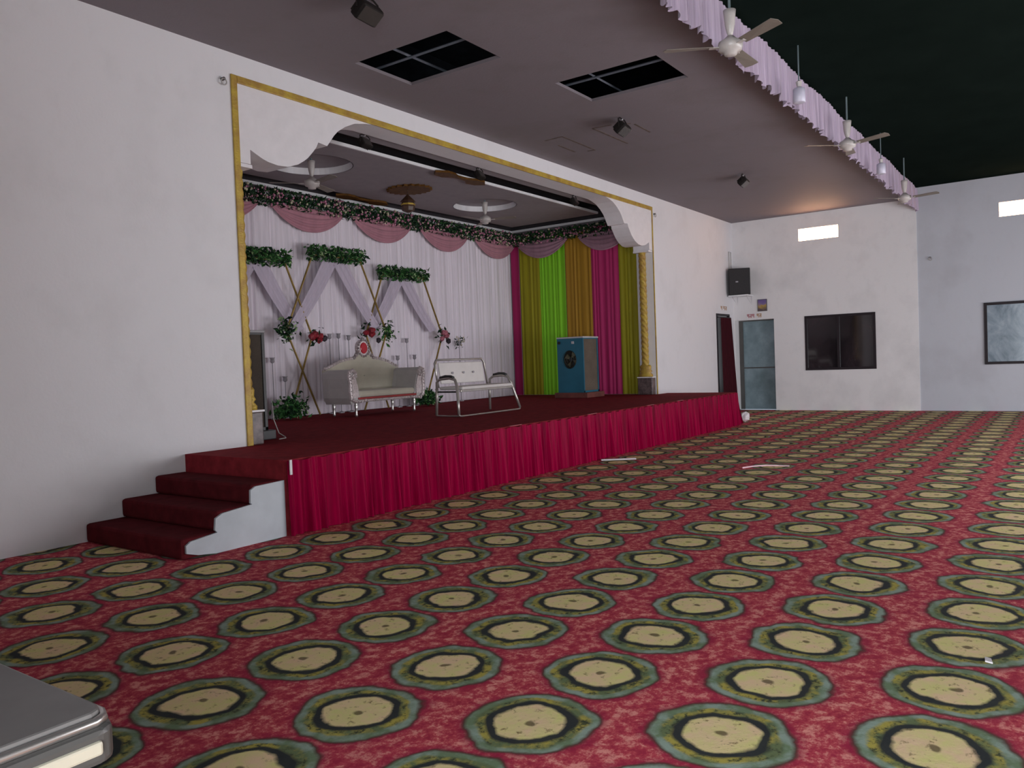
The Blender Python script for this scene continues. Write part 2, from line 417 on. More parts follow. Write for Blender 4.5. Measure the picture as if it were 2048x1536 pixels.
# stage wall (left), with the stage opening and the curtained doorway
o = slab([XB-0.4, XF+0.35], [0, 5.6], [(XL, XR, 0, ZT), (18.15, 19.03, 0, 2.37)], 0.0, 0.36, 'y').build('wall_left', 'wall_white'); struct(o)
# far wall
VENTS = [(-2.5, -1.61, 4.0, 4.28), (-6.55, -5.66, 4.03, 4.32)]
W1 = (-3.25, -1.70, 0.945, 2.225); W2 = (-6.90, -5.355, 0.98, 2.27)
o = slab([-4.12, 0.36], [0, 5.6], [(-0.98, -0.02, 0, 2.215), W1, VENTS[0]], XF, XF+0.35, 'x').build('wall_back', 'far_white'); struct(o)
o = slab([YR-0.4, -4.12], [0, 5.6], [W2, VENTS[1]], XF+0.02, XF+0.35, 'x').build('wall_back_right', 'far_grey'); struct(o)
o = slab([XB-0.4, XF+0.35], [0, 5.6], DOORS_R, YR, YR-0.2, 'y').build('wall_right', 'hall_wall'); struct(o)
o = slab([YR-0.2, 0.36], [0, 5.6], DOORS_B, XB, XB-0.2, 'x').build('wall_front', 'hall_wall'); struct(o)
# added wall out of view, shades the near left of the hall
o = MB().box((XB, -6.15, 0), (-0.28, -6.03, 2.7)).build('wall_added_shade', 'hall_wall'); struct(o)
# low ceiling with two open hatches
H1 = (6.06, 6.95, -1.99, -0.72); H2 = (8.00, 8.87, -3.29, -2.01)
ceil = slab([XB, XF], [-4.10, 0.0], [H1, H2], ZC, ZC+0.035, 'z').build('ceiling', 'ceiling_paint'); struct(ceil)
def bar(a, b, r, mat='bar_metal', name='hatch_bar', parent=ceil):
    return MB().tube([a, b], r, 4).build(name, mat, parent)
bar((6.52, -2.4, ZC+0.10), (6.52, -0.4, ZC+0.10), 0.016); bar((5.6, -1.02, ZC+0.16), (7.4, -1.02, ZC+0.16), 0.016)
bar((8.40, -3.7, ZC+0.10), (8.40, -1.7, ZC+0.10), 0.016); bar((7.6, -2.28, ZC+0.14), (9.2, -2.28, ZC+0.14), 0.014); bar((7.6, -3.02, ZC+0.3), (9.2, -3.02, ZC+0.3), 0.014)
for a, b in (((9.96, -0.60), (9.94, -0.91)), ((9.94, -0.91), (10.92, -0.90)), ((10.92, -0.90), (10.9, -0.78)), ((9.92, -1.72), (9.89, -1.44)),
             ((9.89, -1.44), (10.94, -1.45)), ((10.05, -1.95), (9.93, -1.80)), ((10.11, -1.98), (10.62, -1.97)), ((10.3, -0.62), (10.8, -0.61))):
    d = Vector((b[0]-a[0], b[1]-a[1], 0)).normalized(); q = Vector((-d.y, d.x, 0))*0.014
    A = Vector((*a, ZC)); B = Vector((*b, ZC)); t = Vector((0, 0, -0.004))
    MB().add([A+q, B+q, B-q, A-q, A+q+t, B+q+t, B-q+t, A-q+t], [(0,1,2,3),(7,6,5,4),(0,1,5,4),(1,2,6,5),(2,3,7,6),(3,0,4,7)]).build('patch_seam', 'stain', ceil)
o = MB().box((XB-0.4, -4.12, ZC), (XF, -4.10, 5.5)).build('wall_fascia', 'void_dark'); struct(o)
o = MB().box((XB, -0.02, ZC+0.04), (XF, -0.001, 5.49)).build('void_shade_sheet', 'void_dark'); struct(o)  # added dark sheet over the plaster, paints the shade seen through the hatches
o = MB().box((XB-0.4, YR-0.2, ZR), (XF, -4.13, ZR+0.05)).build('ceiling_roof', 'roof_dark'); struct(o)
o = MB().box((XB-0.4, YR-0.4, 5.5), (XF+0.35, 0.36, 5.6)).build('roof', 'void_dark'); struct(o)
# stage house
SX0, SX1, SY, SZ = 4.85, 14.90, 3.55, 4.66
o = MB().box((SX0-0.15, SY, 0), (SX1+0.15, SY+0.15, SZ)).build('wall_stage_back', 'wall_white'); struct(o)
o = MB().box((SX1, 0.36, 0), (SX1+0.15, SY, SZ)).build('wall_stage_right', 'wall_white'); struct(o)
o = MB().box((SX0-0.15, 0.36, 0), (SX0, SY, SZ)).build('wall_stage_left', 'wall_white'); struct(o)
o = MB().box((SX0-0.15, 0.36, SZ), (SX1+0.15, SY+0.15, SZ+0.1)).build('ceiling_stage', 'stage_recess_shade'); struct(o)
# front soffit, hanging central panel with two round coffers, white cornice
o = MB().box((SX0, 0.36, 4.37), (SX1, 0.42, SZ)).box((SX0, 0.36, 4.37), (SX1, 0.62, 4.41)).build('trim_soffit', 'stage_ceiling'); struct(o)
PX0, PX1, PY0, PY1, PZ, PT = 5.45, 14.35, 1.0, 3.13, 4.35, 0.042
CF = [(7.82, 2.05), (12.0, 2.08)]; CR = 0.59
def coffer_panel():
    m = MB(); xm = 9.93
    for (cx, cy), (x0, x1) in zip(CF, ((PX0, xm), (xm, PX1))):
        angs = sorted(set([2*math.pi*k/48 for k in range(48)]+[math.atan2(y-cy, x-cx) % (2*math.pi) for x in (x0, x1) for y in (PY0, PY1)]))
        inn, out = [], []
        for a in angs:
            dx, dy = math.cos(a), math.sin(a)
            tx = ((x1-cx)/dx if dx > 1e-9 else (x0-cx)/dx if dx < -1e-9 else 1e9); ty = ((PY1-cy)/dy if dy > 1e-9 else (PY0-cy)/dy if dy < -1e-9 else 1e9)
            t = min(tx, ty); inn.append((cx+dx*CR, cy+dy*CR)); out.append((cx+dx*t, cy+dy*t))
        n = len(angs)
        m.add([(*p, PZ) for p in inn]+[(*p, PZ) for p in out], [(i, (i+1) % n, n+(i+1) % n, n+i) for i in range(n)])
    return m.build('ceiling_panel', 'stage_ceiling')
pan = struct(coffer_panel())
MB().box((PX0, PY0-0.03, PZ), (PX1, PY0, PZ+PT)).build('panel_edge', 'white_gloss', pan)
MB().box((PX0, PY0, PZ+0.16), (PX1, PY1, PZ+0.2)).build('panel_backing', 'stage_recess_shade', pan)
for cx, cy in CF:
    MB().lathe([(CR, PZ), (CR, PZ+0.1), (CR+0.01, PZ+0.1), (CR+0.01, PZ), (CR, PZ)], (cx, cy, 0), 48, caps=False).build('coffer_rim', 'white_gloss', pan)
    MB().lathe([(0.001, PZ+0.1), (CR, PZ+0.1), (CR, PZ+0.11), (0.001, PZ+0.11)], (cx, cy, 0), 48).build('coffer_top', 'stage_ceiling', pan)
corn = struct(MB().box((SX0, SY-0.07, 4.315), (SX1, SY, 4.365)).build('trim_1', 'white_gloss'))
struct(MB().box((SX1-0.07, 0.42, 4.315), (SX1, SY-0.07, 4.365)).build('trim_2', 'white_gloss'))
struct(MB().box((SX0, SY-0.03, 4.366), (SX1, SY-0.001, SZ-0.001)).build('recess_shade_back', 'stage_recess_shade'))  # dark strips on the white walls, painting the unlit recess above the cornice
struct(MB().box((SX1-0.03, 0.43, 4.366), (SX1-0.001, SY-0.031, SZ-0.001)).build('recess_shade_right', 'stage_recess_shade'))
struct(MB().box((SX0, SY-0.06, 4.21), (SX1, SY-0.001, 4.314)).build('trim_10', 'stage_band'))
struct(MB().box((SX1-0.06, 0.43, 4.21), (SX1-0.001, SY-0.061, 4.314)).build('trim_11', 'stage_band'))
# brown leaf ornaments on the panel: centre rosette and one in the middle of each long edge
def rosette(name, c, rx, ry, n, label):
    pts = [(c[0]+math.cos(2*math.pi*k/n)*rx*(1.0 if k % 2 else 0.86), c[1]+math.sin(2*math.pi*k/n)*ry*(1.0 if k % 2 else 0.86)) for k in range(n)]
    o = MB().prism(pts, PZ-0.03, PZ, 'z').build(name, 'wood_brown'); tag(o, label, 'ornament'); return o
rosette('ceiling_rosette', (9.95, 2.1), 0.36, 0.40, 40, 'brown scalloped oval rosette in the middle of the stage ceiling')
def spread(cx, cy, s, label):
    poly = [(-0.62, 0), (-0.50, 0.13*s), (-0.30, 0.15*s), (-0.16, 0.05*s), (0, 0.03*s), (0.16, 0.05*s), (0.30, 0.15*s), (0.50, 0.13*s), (0.62, 0), (0.46, -0.12*s), (0.28, -0.11*s), (0.12, -0.04*s), (-0.12, -0.04*s), (-0.28, -0.11*s), (-0.46, -0.12*s)]
    o = MB().prism([(cx+a, cy+b) for a, b in poly], PZ-0.035, PZ-0.002, 'z').build('ceiling_ornament', 'wood_brown'); tag(o, label, 'ornament', 'brown leaf ornaments on the stage ceiling edges')
spread(9.9, 0.95, 1.0, 'brown leaf ornament on the front edge of the stage ceiling panel')
spread(9.95, 3.20, 1.0, 'brown leaf ornament on the rear edge of the stage ceiling panel')
# gold frame round the stage opening
def trimbox(n, a, b): return struct(MB().box(a, b).build(n, 'gold', bevel=0.006))
trimbox('trim_3', (XL-0.065, -0.022, HS), (XL+0.005, -0.0005, ZT+0.07))
trimbox('trim_4', (XL+0.006, -0.022, ZT-0.005), (XR-0.006, -0.0005, ZT+0.07))
trimbox('trim_5', (XR-0.002, -0.022, HS), (XR+0.022, -0.0005, ZT+0.07))
# white scrolled corner brackets
SCROLL = [(0, ZT), (0, 3.54), (0.14, 3.54), (0.14, 3.69), (0.22, 3.655), (0.29, 3.625), (0.36, 3.605), (0.49, 3.59), (0.62, 3.60), (0.76, 3.65), (0.84, 3.70), (0.90, 3.745),
          (0.98, 3.83), (1.03, 3.89), (1.06, 3.95), (1.19, 3.935), (1.25, 4.01), (1.30, 4.075), (1.36, 4.135), (1.48, 4.215), (1.63, 4.285), (1.82, 4.325), (1.95, ZT)]
struct(MB().prism([(XL+a, b) for a, b in SCROLL], 0.0, 0.355).build('trim_6', 'white_paint'))
struct(MB().prism([(XR-a, b) for a, b in SCROLL], 0.0, 0.355).build('trim_7', 'white_paint'))

# ------------------------------------------------------------------ stage platform, skirt, steps
st = thing('stage', 'long raised stage with dark red carpet and pleated crimson skirt', 'stage', (9.9, 0, 0))
SE = 15.30
poly = [(a-9.9, b) for a, b in ((4.33, -DS), (SE, -DS), (SE, -0.002), (XR-0.002, -0.002), (XR-0.002, 0.362), (SX1-0.002, 0.362), (SX1-0.002, SY-0.002), (SX0+0.002, SY-0.002), (SX0+0.002, 0.362), (XL+0.002, 0.362), (XL+0.002, -0.002), (4.33, -0.002))]
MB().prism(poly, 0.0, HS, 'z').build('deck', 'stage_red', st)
rnd = random.Random(4)
LS = SE-4.33
pf = pleat_fn(LS, rnd, 0.09, 0.032); pf2 = pleat_fn(LS, rnd, 0.31, 0.02)
def sk(u, v):
    x = 4.335+u*LS-9.9
    fl_ = 0.25+0.75*(1-v)
    return (x+(0.02*(1-v) if u > 0.5 else 0), -DS-0.045-0.02*(1-v)+(pf(u)*fl_+pf2(u)*(1-v))*1.0, 0.004+v*(HS-0.012)+0.006*math.sin(u*300)*(v > 0.99))
MB().grid(sk, 1300, 7).build('skirt', 'skirt_satin', st, smooth=True)
pf3 = pleat_fn(1.5, rnd, 0.085, 0.018)
MB().grid(lambda u, v: (SE-9.9+0.03+0.30*(1-v)**1.5*(1-u)+pf3(u), -DS-0.02+u*(DS+0.015), 0.004+v*(HS-0.012)), 90, 6).build('skirt', 'skirt_satin', st, smooth=True)
for x, l_ in ((4.36, 0), (11.45, 1), (12.6, 1), (9.6, 2), (7.75, 2)):
    if l_ == 0: MB().box((x-9.9-0.012, -DS-0.065, 0.52), (x-9.9+0.01, -DS-0.055, 0.645)).build('tie', 'paper_white', st)
    else: MB().box((x-9.9-0.12, -DS-0.01, HS), (x-9.9+0.12, -DS+0.012, HS+0.004)).build('tape', 'tape_pink', st)
sp_ = thing('stage_steps', 'four dark red carpeted steps up to the stage with white side', 'steps', (3.84, -0.72, 0))
for i in range(3):
    x0 = 3.37+0.32*i
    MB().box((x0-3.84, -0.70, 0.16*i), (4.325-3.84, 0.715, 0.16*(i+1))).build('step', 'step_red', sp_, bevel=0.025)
rr = random.Random(8)
wp = [(3.66, 0.0), (4.328, 0.0), (4.328, 0.475), (4.04, 0.465), (3.99, 0.44), (3.985, 0.335), (4.0, 0.325), (3.72, 0.30), (3.66, 0.27), (3.65, 0.18), (3.67, 0.16), (3.44, 0.135), (3.40, 0.11), (3.40, 0.05), (3.5, 0.02)]
MB().prism([(a-3.84, b) for a, b in wp], -0.725, -0.705).build('side_panel', 'panel_grey', sp_)

# ------------------------------------------------------------------ curtains, swags, garland
rnd = random.Random(11)
LB = SX1-SX0-0.33
p1 = pleat_fn(LB, rnd, 0.12, 0.028); p2 = pleat_fn(LB, rnd, 0.7, 0.02)
o = MB().grid(lambda u, v: (SX0+0.05+u*LB, 3.44+p1(u)*(1-0.4*v)+p2(u)*(1-v), HS+0.01+v*(4.24-HS)), 900, 8).build('backdrop_curtain', 'curtain_white', smooth=True)
tag(o, 'white pleated backdrop curtain across the back of the stage', 'curtain')
sc = thing('striped_curtain', 'striped magenta, olive, lime and brown curtain on the right stage side', 'curtain', (14.83, 1.9, HS))
YS = [3.52, 3.29, 2.75, 2.08, 1.44, 0.79, 0.38]; CS = ['magenta', 'olive', 'lime', 'brown', 'magenta', 'olive']
for i, c in enumerate(CS):
    L = YS[i]-YS[i+1]; q = pleat_fn(L, rnd, 0.10, 0.016)
    MB().grid(lambda u, v: (-0.01+q(u)*(1.1-0.4*v), YS[i]-u*L-1.9, 0.008+v*3.55), max(10, int(L/0.012)), 6).build('curtain_panel', 'stripe_'+c, sc, smooth=True)['label'] = c.replace('lime', 'lime green')+' curtain panel'
def swag(a, b, mat, label, drop=0.34, top=4.06):
    A = Vector(a); B = Vector(b); n = (B-A).normalized(); out = Vector((n.y, -n.x, 0))
    def f(u, v):
        s = 1-(2*u-1)**2
        p = A+(B-A)*u
        z = top-v*(0.06+drop*s**0.9)+0.0
        bul = 0.05+0.05*s*math.sin(v*math.pi*0.9)+0.012*math.sin(v*28)*(0.3+s)
        return (p.x+out.x*bul, p.y+out.y*bul, z)
    o = MB().grid(f, 28, 26).build('swag', mat, smooth=True); tag(o, label, 'swag', 'pink swags under the flower garland')
for i, (x0, x1) in enumerate([(6.45, 7.88), (8.13, 9.62), (9.86, 11.34), (11.62, 13.08), (13.32, 14.78)]):
    swag((x0, 3.42, 0), (x1, 3.42, 0), 'swag_pink', ['pink swag cut off by the left gold frame', 'widest pink swag above the left leafy hexagon tops', 'pink swag above the middle of the white backdrop', 'pink swag right of the backdrop middle, second from the corner', 'small pink swag in the right rear stage corner'][i])
swag((14.80, 3.28, 0), (14.80, 1.97, 0), 'swag_mauve', 'mauve swag above the olive and lime curtain stripes')
swag((14.80, 1.70, 0), (14.80, 0.45, 0), 'swag_mauve', 'mauve swag above the second magenta curtain stripe')
gl = thing('flower_garland', 'thick garland of dark leaves and pink blossoms along the stage cornice', 'garland', (10.0, 3.4, 4.12))
rnd = random.Random(21)
def gplace():
    if rnd.random() < 0.74: return (rnd.uniform(6.0, 14.85)-10, max(-0.09, min(0.03, rnd.gauss(-0.03, 0.04))), max(-0.13, min(0.15, rnd.gauss(0.01, 0.08))))
    return (14.78+max(-0.09, min(0.03, rnd.gauss(-0.02, 0.04)))-10, rnd.uniform(0.5, 3.45)-3.4, max(-0.13, min(0.13, rnd.gauss(0.0, 0.075))))
m = MB(); leaves(m, 5200, gplace, 0.085, rnd); m.build('foliage', 'leaf_dark', gl)['kind'] = 'stuff'
m = MB(); leaves(m, 1700, gplace, 0.075, rnd); m.build('foliage', 'leaf_green', gl)['kind'] = 'stuff'
for mat, n in (('blossom_pink', 620), ('blossom_cream', 330)):
    m = MB()
    for _ in range(n):
        p = Vector(gplace()); p += Vector((0, -0.045, 0)) if p.x < 4.7 else Vector((-0.045, 0, 0)); blob(m, p, rnd.uniform(0.012, 0.026), rnd, 5)
    m.build('blossoms', mat, gl)['kind'] = 'stuff'

# interlocking gold hexagon frames with leafy tops and sheer drapes
def hexagon(cx, y, tl, tr, zt, vl, vr, zv, bl, br, label, left=True, fl_=()):
    h = thing('hexagon_frame', label, 'frame', (cx, y, HS), 0, 'gold hexagon frames before the white backdrop')
    g = lambda x, z, d=0: (x-cx, d, z-HS)
    P = [g(tl, zt), g(tr, zt), g(vr, zv), g(br, HS+0.02), g(bl, HS+0.02), g(vl, zv)]
    for i in (0, 1, 2, 4, 5): MB().tube([P[i], P[(i+1) % 6]], 0.017, 6).build('pole', 'gold_pole', h)
    r = random.Random(int(cx*100))
    for mat, n, s in (('leaf_green', 460, 0.09), ('leaf_dark', 240, 0.10), ('leaf_pale', 150, 0.065)):
        m = MB()
        leaves(m, n, lambda: ((tl-0.10+r.random()*(tr-tl+0.2))-cx, r.gauss(-0.02, 0.05), zt-HS+0.03+max(-0.12, min(0.12, r.gauss(0, 0.065)))), s, r)
        m.build('foliage', mat, h)['kind'] = 'stuff'
    mx = (tl+tr)/2
    for s, vx in ((-1, vl), (1, vr)):
        def f(u, v):
            a = Vector((mx+s*(0.03+0.13*v), zt-0.06)); b = Vector((vx-s*(0.16+0.10*(1-v)), zv+0.08))
            q = a+(b-a)*u; wd = 0.20*(1-0.35*u)*(v-0.5)
            return (q.x-cx+s*wd*0.7, 0.05+0.012*math.sin(v*16), q.y-HS+wd*0.5-0.05*math.sin(u*math.pi))
        MB().grid(f, 16, 10).build('sheer_drape', 'sheer_lilac', h, smooth=True)
    for vx, vz, kind in fl_:
        if kind == 'green': ms = (('leaf_green', 60), ('leaf_pale', 22), ('leaf_dark', 30))
        elif kind == 'dark': ms = (('leaf_dark', 90), ('leaf_pale', 35), ('leaf_green', 30))
        else: ms = (('leaf_dark', 24),)
        for mat, n in ms:
            m = MB(); leaves(m, n, lambda: (vx-cx+r.gauss(0, 0.075), -0.05+r.gauss(0, 0.05), vz-HS+r.gauss(0, 0.085)), 0.10, r); m.build('foliage', mat, h)['kind'] = 'stuff'
        if kind in ('red', 'pink'):
            for k in range(5):
                m = MB(); mat = 'rose_red' if kind == 'red' else 'rose_pink'
                if k == 4: mat = 'rose_dark'
                blob(m, (vx-cx+r.uniform(-0.10, 0.10)+(0.16 if k == 4 else 0), -0.08+r.uniform(-0.03, 0.03), vz-HS+r.uniform(-0.08, 0.08)-(0.05 if k == 4 else 0)), r.uniform(0.05, 0.07), r, 7)
                m.build('rose', mat, h)
    return h
hexagon(7.68, 3.24, 7.16, 8.22, 3.13, 6.62, 8.72, 1.95, 7.16, 8.20, 'gold hexagon frame nearest the left gold trim, partly hidden', fl_=[(8.74, 1.93, 'red')])
hexagon(9.26, 3.17, 8.74, 9.78, 3.27, 8.15, 10.37, 2.02, 8.76, 9.76, 'tallest gold hexagon frame, behind the silver sofa', fl_=[(8.12, 2.02, 'dark'), (10.36, 2.03, 'green')])
hexagon(10.95, 3.24, 10.40, 11.48, 3.07, 9.93, 11.99, 1.98, 10.42, 11.42, 'right gold hexagon frame between sofa and steel bench', fl_=[(9.92, 1.98, 'red'), (11.97, 1.98, 'pink')])
def bush(x, y, sx, h, label, n=300):
    t = thing('floor_plant', label, 'plant', (x, y, HS)); r = random.Random(int(x*77))
    for k in range(7):
        a = r.uniform(0, 6.28); MB().tube([(0, 0, 0.0), (math.cos(a)*sx*0.4, math.sin(a)*0.07, h*0.5), (math.cos(a)*sx*0.8, math.sin(a)*0.1, h*0.8)], 0.006, 5).build('stem', 'leaf_dark', t)
    for mat, q in (('leaf_green', n), ('leaf_dark', n//2), ('leaf_pale', n//8)):
        m = MB(); leaves(m, q, lambda: (max(-sx, min(sx, r.gauss(0, sx*0.45))), max(-0.1, min(0.1, r.gauss(0, 0.05))), 0.04+abs(r.gauss(0.12, 0.08))*h/0.3), 0.10, r); m.build('foliage', mat, t)['kind'] = 'stuff'
bush(7.98, 2.95, 0.30, 0.30, 'bushy green plant on the stage left of the silver sofa')
bush(11.22, 3.0, 0.28, 0.26, 'bushy green plant on the stage right of the silver sofa')
# slender candle stands against the backdrop
def stand(x, y, z, label, flower=False):
    t = thing('candle_stand', label, 'stand', (x, y, HS), 0, 'slender grey candle stands')
    h = z-HS
    MB().lathe([(0.055, 0), (0.055, 0.012), (0.015, 0.03)], n=12).build('base', 'crystal_grey', t)
    MB().tube([(0, 0, 0.02), (0, 0, h-0.08)], 0.007, 6).build('rod', 'crystal_grey', t)
    MB().lathe([(0.012, h-0.09), (0.035, h-0.07), (0.03, h-0.02), (0.045, h), (0.04, h), (0.02, h-0.05)], n=12).build('cup', 'crystal_grey', t, smooth=True)
    if flower:
        r = random.Random(3); m = MB(); leaves(m, 40, lambda: (r.gauss(0, 0.10), r.gauss(0, 0.03), h+r.gauss(-0.02, 0.06)), 0.07, r); m.build('foliage', 'leaf_dark', t)['kind'] = 'stuff'
        m = MB()
        for _ in range(8): blob(m, (r.gauss(0, 0.1), -0.04, h+r.gauss(0, 0.05)), 0.018, r, 5)
        m.build('blossoms', 'blossom_cream', t)['kind'] = 'stuff'
for x, z, l in ((7.98, 1.61, 'slender candle stand just right of the left cooler'), (8.21, 1.31, 'shortest candle stand, behind the left floor plant'), (9.17, 1.99, 'tall candle stand behind the sofa, left of its two neighbours'),
                (9.37, 2.0, 'tall candle stand behind the sofa, middle of three'), (9.60, 1.97, 'tall candle stand beside the red gem crest of the sofa'), (10.80, 1.60, 'low candle stand behind the right sofa arm'),
                (11.06, 1.92, 'tall candle stand inside the right hexagon frame'), (11.26, 1.61, 'low candle stand between sofa and right hexagon pole')):
    stand(x, 3.33, z, l)
stand(12.62, 3.33, 1.87, 'candle stand topped with a sprig of leaves behind the steel bench', True)

# ------------------------------------------------------------------ gold rope columns
def column(x, label):
    t = thing('rope_column', label, 'column', (x, 0.19, HS), 0, 'gold rope columns beside the stage opening')
    MB().box((-0.08, -0.17, 0), (0.08, 0.15, 0.34)).build('pedestal', 'stone_dark', t, bevel=0.012)
    MB().box((-0.082, -0.18, 0.34), (0.095 if x < 10 else 0.082, 0.16, 0.36)).build('plinth', 'white_paint', t)
    b = MB().lathe([(0.15, 0.36), (0.155, 0.40), (0.11, 0.44), (0.14, 0.47), (0.115, 0.50), (0.12, 0.54), (0.125, 0.57), (0.10, 0.60)], n=20)
    b.v = [(p[0]*0.53, p[1], p[2]) for p in b.v]; b.build('base', 'gold', t, smooth=True)
    m = MB(); n = 18; rows = 330; z0, z1 = 0.59, 2.86; vs = []
    for i in range(rows+1):
        z = z0+(z1-z0)*i/rows
        for k in range(n):
            a = 2*math.pi*k/n; r = 0.060+0.014*abs(math.sin(1.5*a+z*math.pi/0.055*0.5)); vs.append((r*math.cos(a), r*math.sin(a), z))
    m.add(vs, [(i*n+k, i*n+(k+1) % n, (i+1)*n+(k+1) % n, (i+1)*n+k) for i in range(rows) for k in range(n)]); m.build('shaft', 'gold', t)
    MB().box((-0.08, -0.18, 2.86), (0.08, 0.16, 2.895)).build('capital', 'white_paint', t)
column(XR-0.085, 'gold rope-twist column on a dark stone base, right of the stage')
column(XL+0.085, 'gold column with bell base behind the left gold frame edge')

# ------------------------------------------------------------------ silver throne sofa
def sofa(loc, label):
    t = thing('throne_sofa', label, 'sofa', loc)
    W, D = 0.86, 0.66     # half width, depth ; front at y=-0.33
    # seat base and cushion
    MB().box((-0.70, -0.28, 0.22), (0.70, 0.30, 0.30)).build('seat_base', 'velvet_grey', t, bevel=0.02)
    MB().box((-0.64, -0.30, 0.30), (0.64, 0.24, 0.40)).build('seat_cushion', 'velvet_beige', t, bevel=0.035)
    # back: outline rises to a crest in the middle
    top = [(-0.82, 0.74), (-0.70, 0.78), (-0.52, 0.85), (-0.36, 0.885), (-0.22, 0.90), (-0.13, 0.96), (-0.085, 1.03), (0.085, 1.03), (0.13, 0.96), (0.22, 0.90), (0.36, 0.885), (0.52, 0.85), (0.70, 0.78), (0.82, 0.74)]
    MB().prism([(-0.80, 0.24)]+top+[(0.80, 0.24)], 0.22, 0.33).build('backrest', 'velvet_beige', t, bevel=0.02)
    fr = [(x, 0.25, z+0.01) for x, z in top]
    bf = MB().tube(fr, 0.028, 8).build('back_frame', 'silver_carved', t)
    r = random.Random(2); m = MB()
    for i in range(len(fr)-1):
        a, b = Vector(fr[i]), Vector(fr[i+1]); k = max(1, int((b-a).length/0.045))
        for j in range(k): blob(m, a+(b-a)*j/k+Vector((0, -0.02, 0.012)), 0.026, r, 6)
    m.build('carving', 'silver_carved', bf)['kind'] = 'stuff'
    # crest with red gem
    cr = MB(); n = 22
    cr.prism([(0.125*math.cos(2*math.pi*k/n), 1.08+0.14*math.sin(2*math.pi*k/n)) for k in range(n)], 0.215, 0.30); c_ = cr.build('crest', 'silver_carved', t, bevel=0.015)
    MB().prism([(0.078*math.cos(2*math.pi*k/n), 1.08+0.092*math.sin(2*math.pi*k/n)) for k in range(n)], 0.200, 0.22).build('gem', 'ruby', c_, bevel=0.012)
    m = MB()
    for k in range(16): blob(m, (0.118*math.cos(6.283*k/16), 0.212, 1.08+0.135*math.sin(6.283*k/16)), 0.022, r, 6)
    blob(m, (0, 0.23, 1.225), 0.035, r, 7)
    for q in (-1, 1):
        for a_, b_, c_r in ((0.17, 0.965, 0.032), (0.215, 0.925, 0.028), (0.14, 1.0, 0.03)): blob(m, (q*a_, 0.215, b_), c_r, r, 7); m.build('carving', 'silver_carved', c_)['kind'] = 'stuff'
    # arms
    for s in (-1, 1):
        prof = [(0.60, 0.24), (0.80, 0.20), (0.845, 0.30), (0.85, 0.45), (0.865, 0.60), (0.86, 0.68), (0.82, 0.73), (0.75, 0.735), (0.70, 0.69), (0.685, 0.60), (0.655, 0.48), (0.63, 0.36)]
        m = MB(); secs = [(-0.30, 1.0), (-0.1, 1.0), (0.15, 1.0), (0.30, 0.97)]; np_ = len(prof)
        vs = [(s*x*q, y, z) for y, q in secs for x, z in prof]
        fs = [(i*np_+k, i*np_+(k+1) % np_, (i+1)*np_+(k+1) % np_, (i+1)*np_+k) for i in range(len(secs)-1) for k in range(np_)]+[tuple(range(np_)), tuple((len(secs)-1)*np_+k for k in range(np_))]
        arm = m.add(vs, fs).build('arm', 'velvet_grey', t)
        # carved front scroll following the arm front
        sp = [(0.50, 0.255), (0.62, 0.235), (0.74, 0.235), (0.81, 0.28), (0.825, 0.40), (0.82, 0.52), (0.845, 0.62), (0.83, 0.70), (0.77, 0.725), (0.715, 0.68), (0.72, 0.62), (0.76, 0.60), (0.785, 0.64)]
        ac = MB().tube([(s*x, -0.315, z) for x, z in sp], [0.022]*3+[0.034]*3+[0.03]*3+[0.026, 0.022, 0.018, 0.014], 8).build('arm_scroll', 'silver_carved', t)
        m = MB()
        for i in range(len(sp)-1):
            for j in range(2): blob(m, (s*(sp[i][0]+(sp[i+1][0]-sp[i][0])*j/2), -0.34, sp[i][1]+(sp[i+1][1]-sp[i][1])*j/2), 0.019, r, 6)
        # inner carved panel of the arm front
        m.prism([(s*x, z) for x, z in [(0.66, 0.30), (0.80, 0.30), (0.80, 0.50), (0.82, 0.62), (0.74, 0.66), (0.69, 0.55), (0.66, 0.42)]], -0.315, -0.302); m.build('carving', 'silver_carved', ac)['kind'] = 'stuff'
    # front rail with red line and beads
    MB().box((-0.68, -0.325, 0.225), (0.68, -0.285, 0.265)).build('front_rail', 'silver_carved', t, bevel=0.01)
    MB().box((-0.66, -0.318, 0.268), (0.66, -0.285, 0.30)).build('red_band', 'red_piping', t, bevel=0.008)
    m = MB()
    for k in range(46): blob(m, (-0.67+k*1.34/45, -0.33, 0.245), 0.013, r, 5)
    m.build('bead_row', 'silver_carved', t)['kind'] = 'stuff'
    for x, y in ((-0.66, -0.25), (0.66, -0.25), (-0.66, 0.25), (0.66, 0.25)):
        MB().lathe([(0.016, 0.0), (0.026, 0.02), (0.018, 0.05), (0.022, 0.12), (0.032, 0.18), (0.02, 0.20), (0.036, 0.225)], (x, y, 0), 12).build('leg', 'chrome', t, smooth=True)
    MB().lathe([(0.001, 0), (0.014, 0.004), (0.001, 0.016)], (-0.02, 0.2, 0.62), 8).build('button', 'chrome', t)
sofa((9.28, 2.43, HS), 'silver carved two-seat throne sofa with a red gem crest')

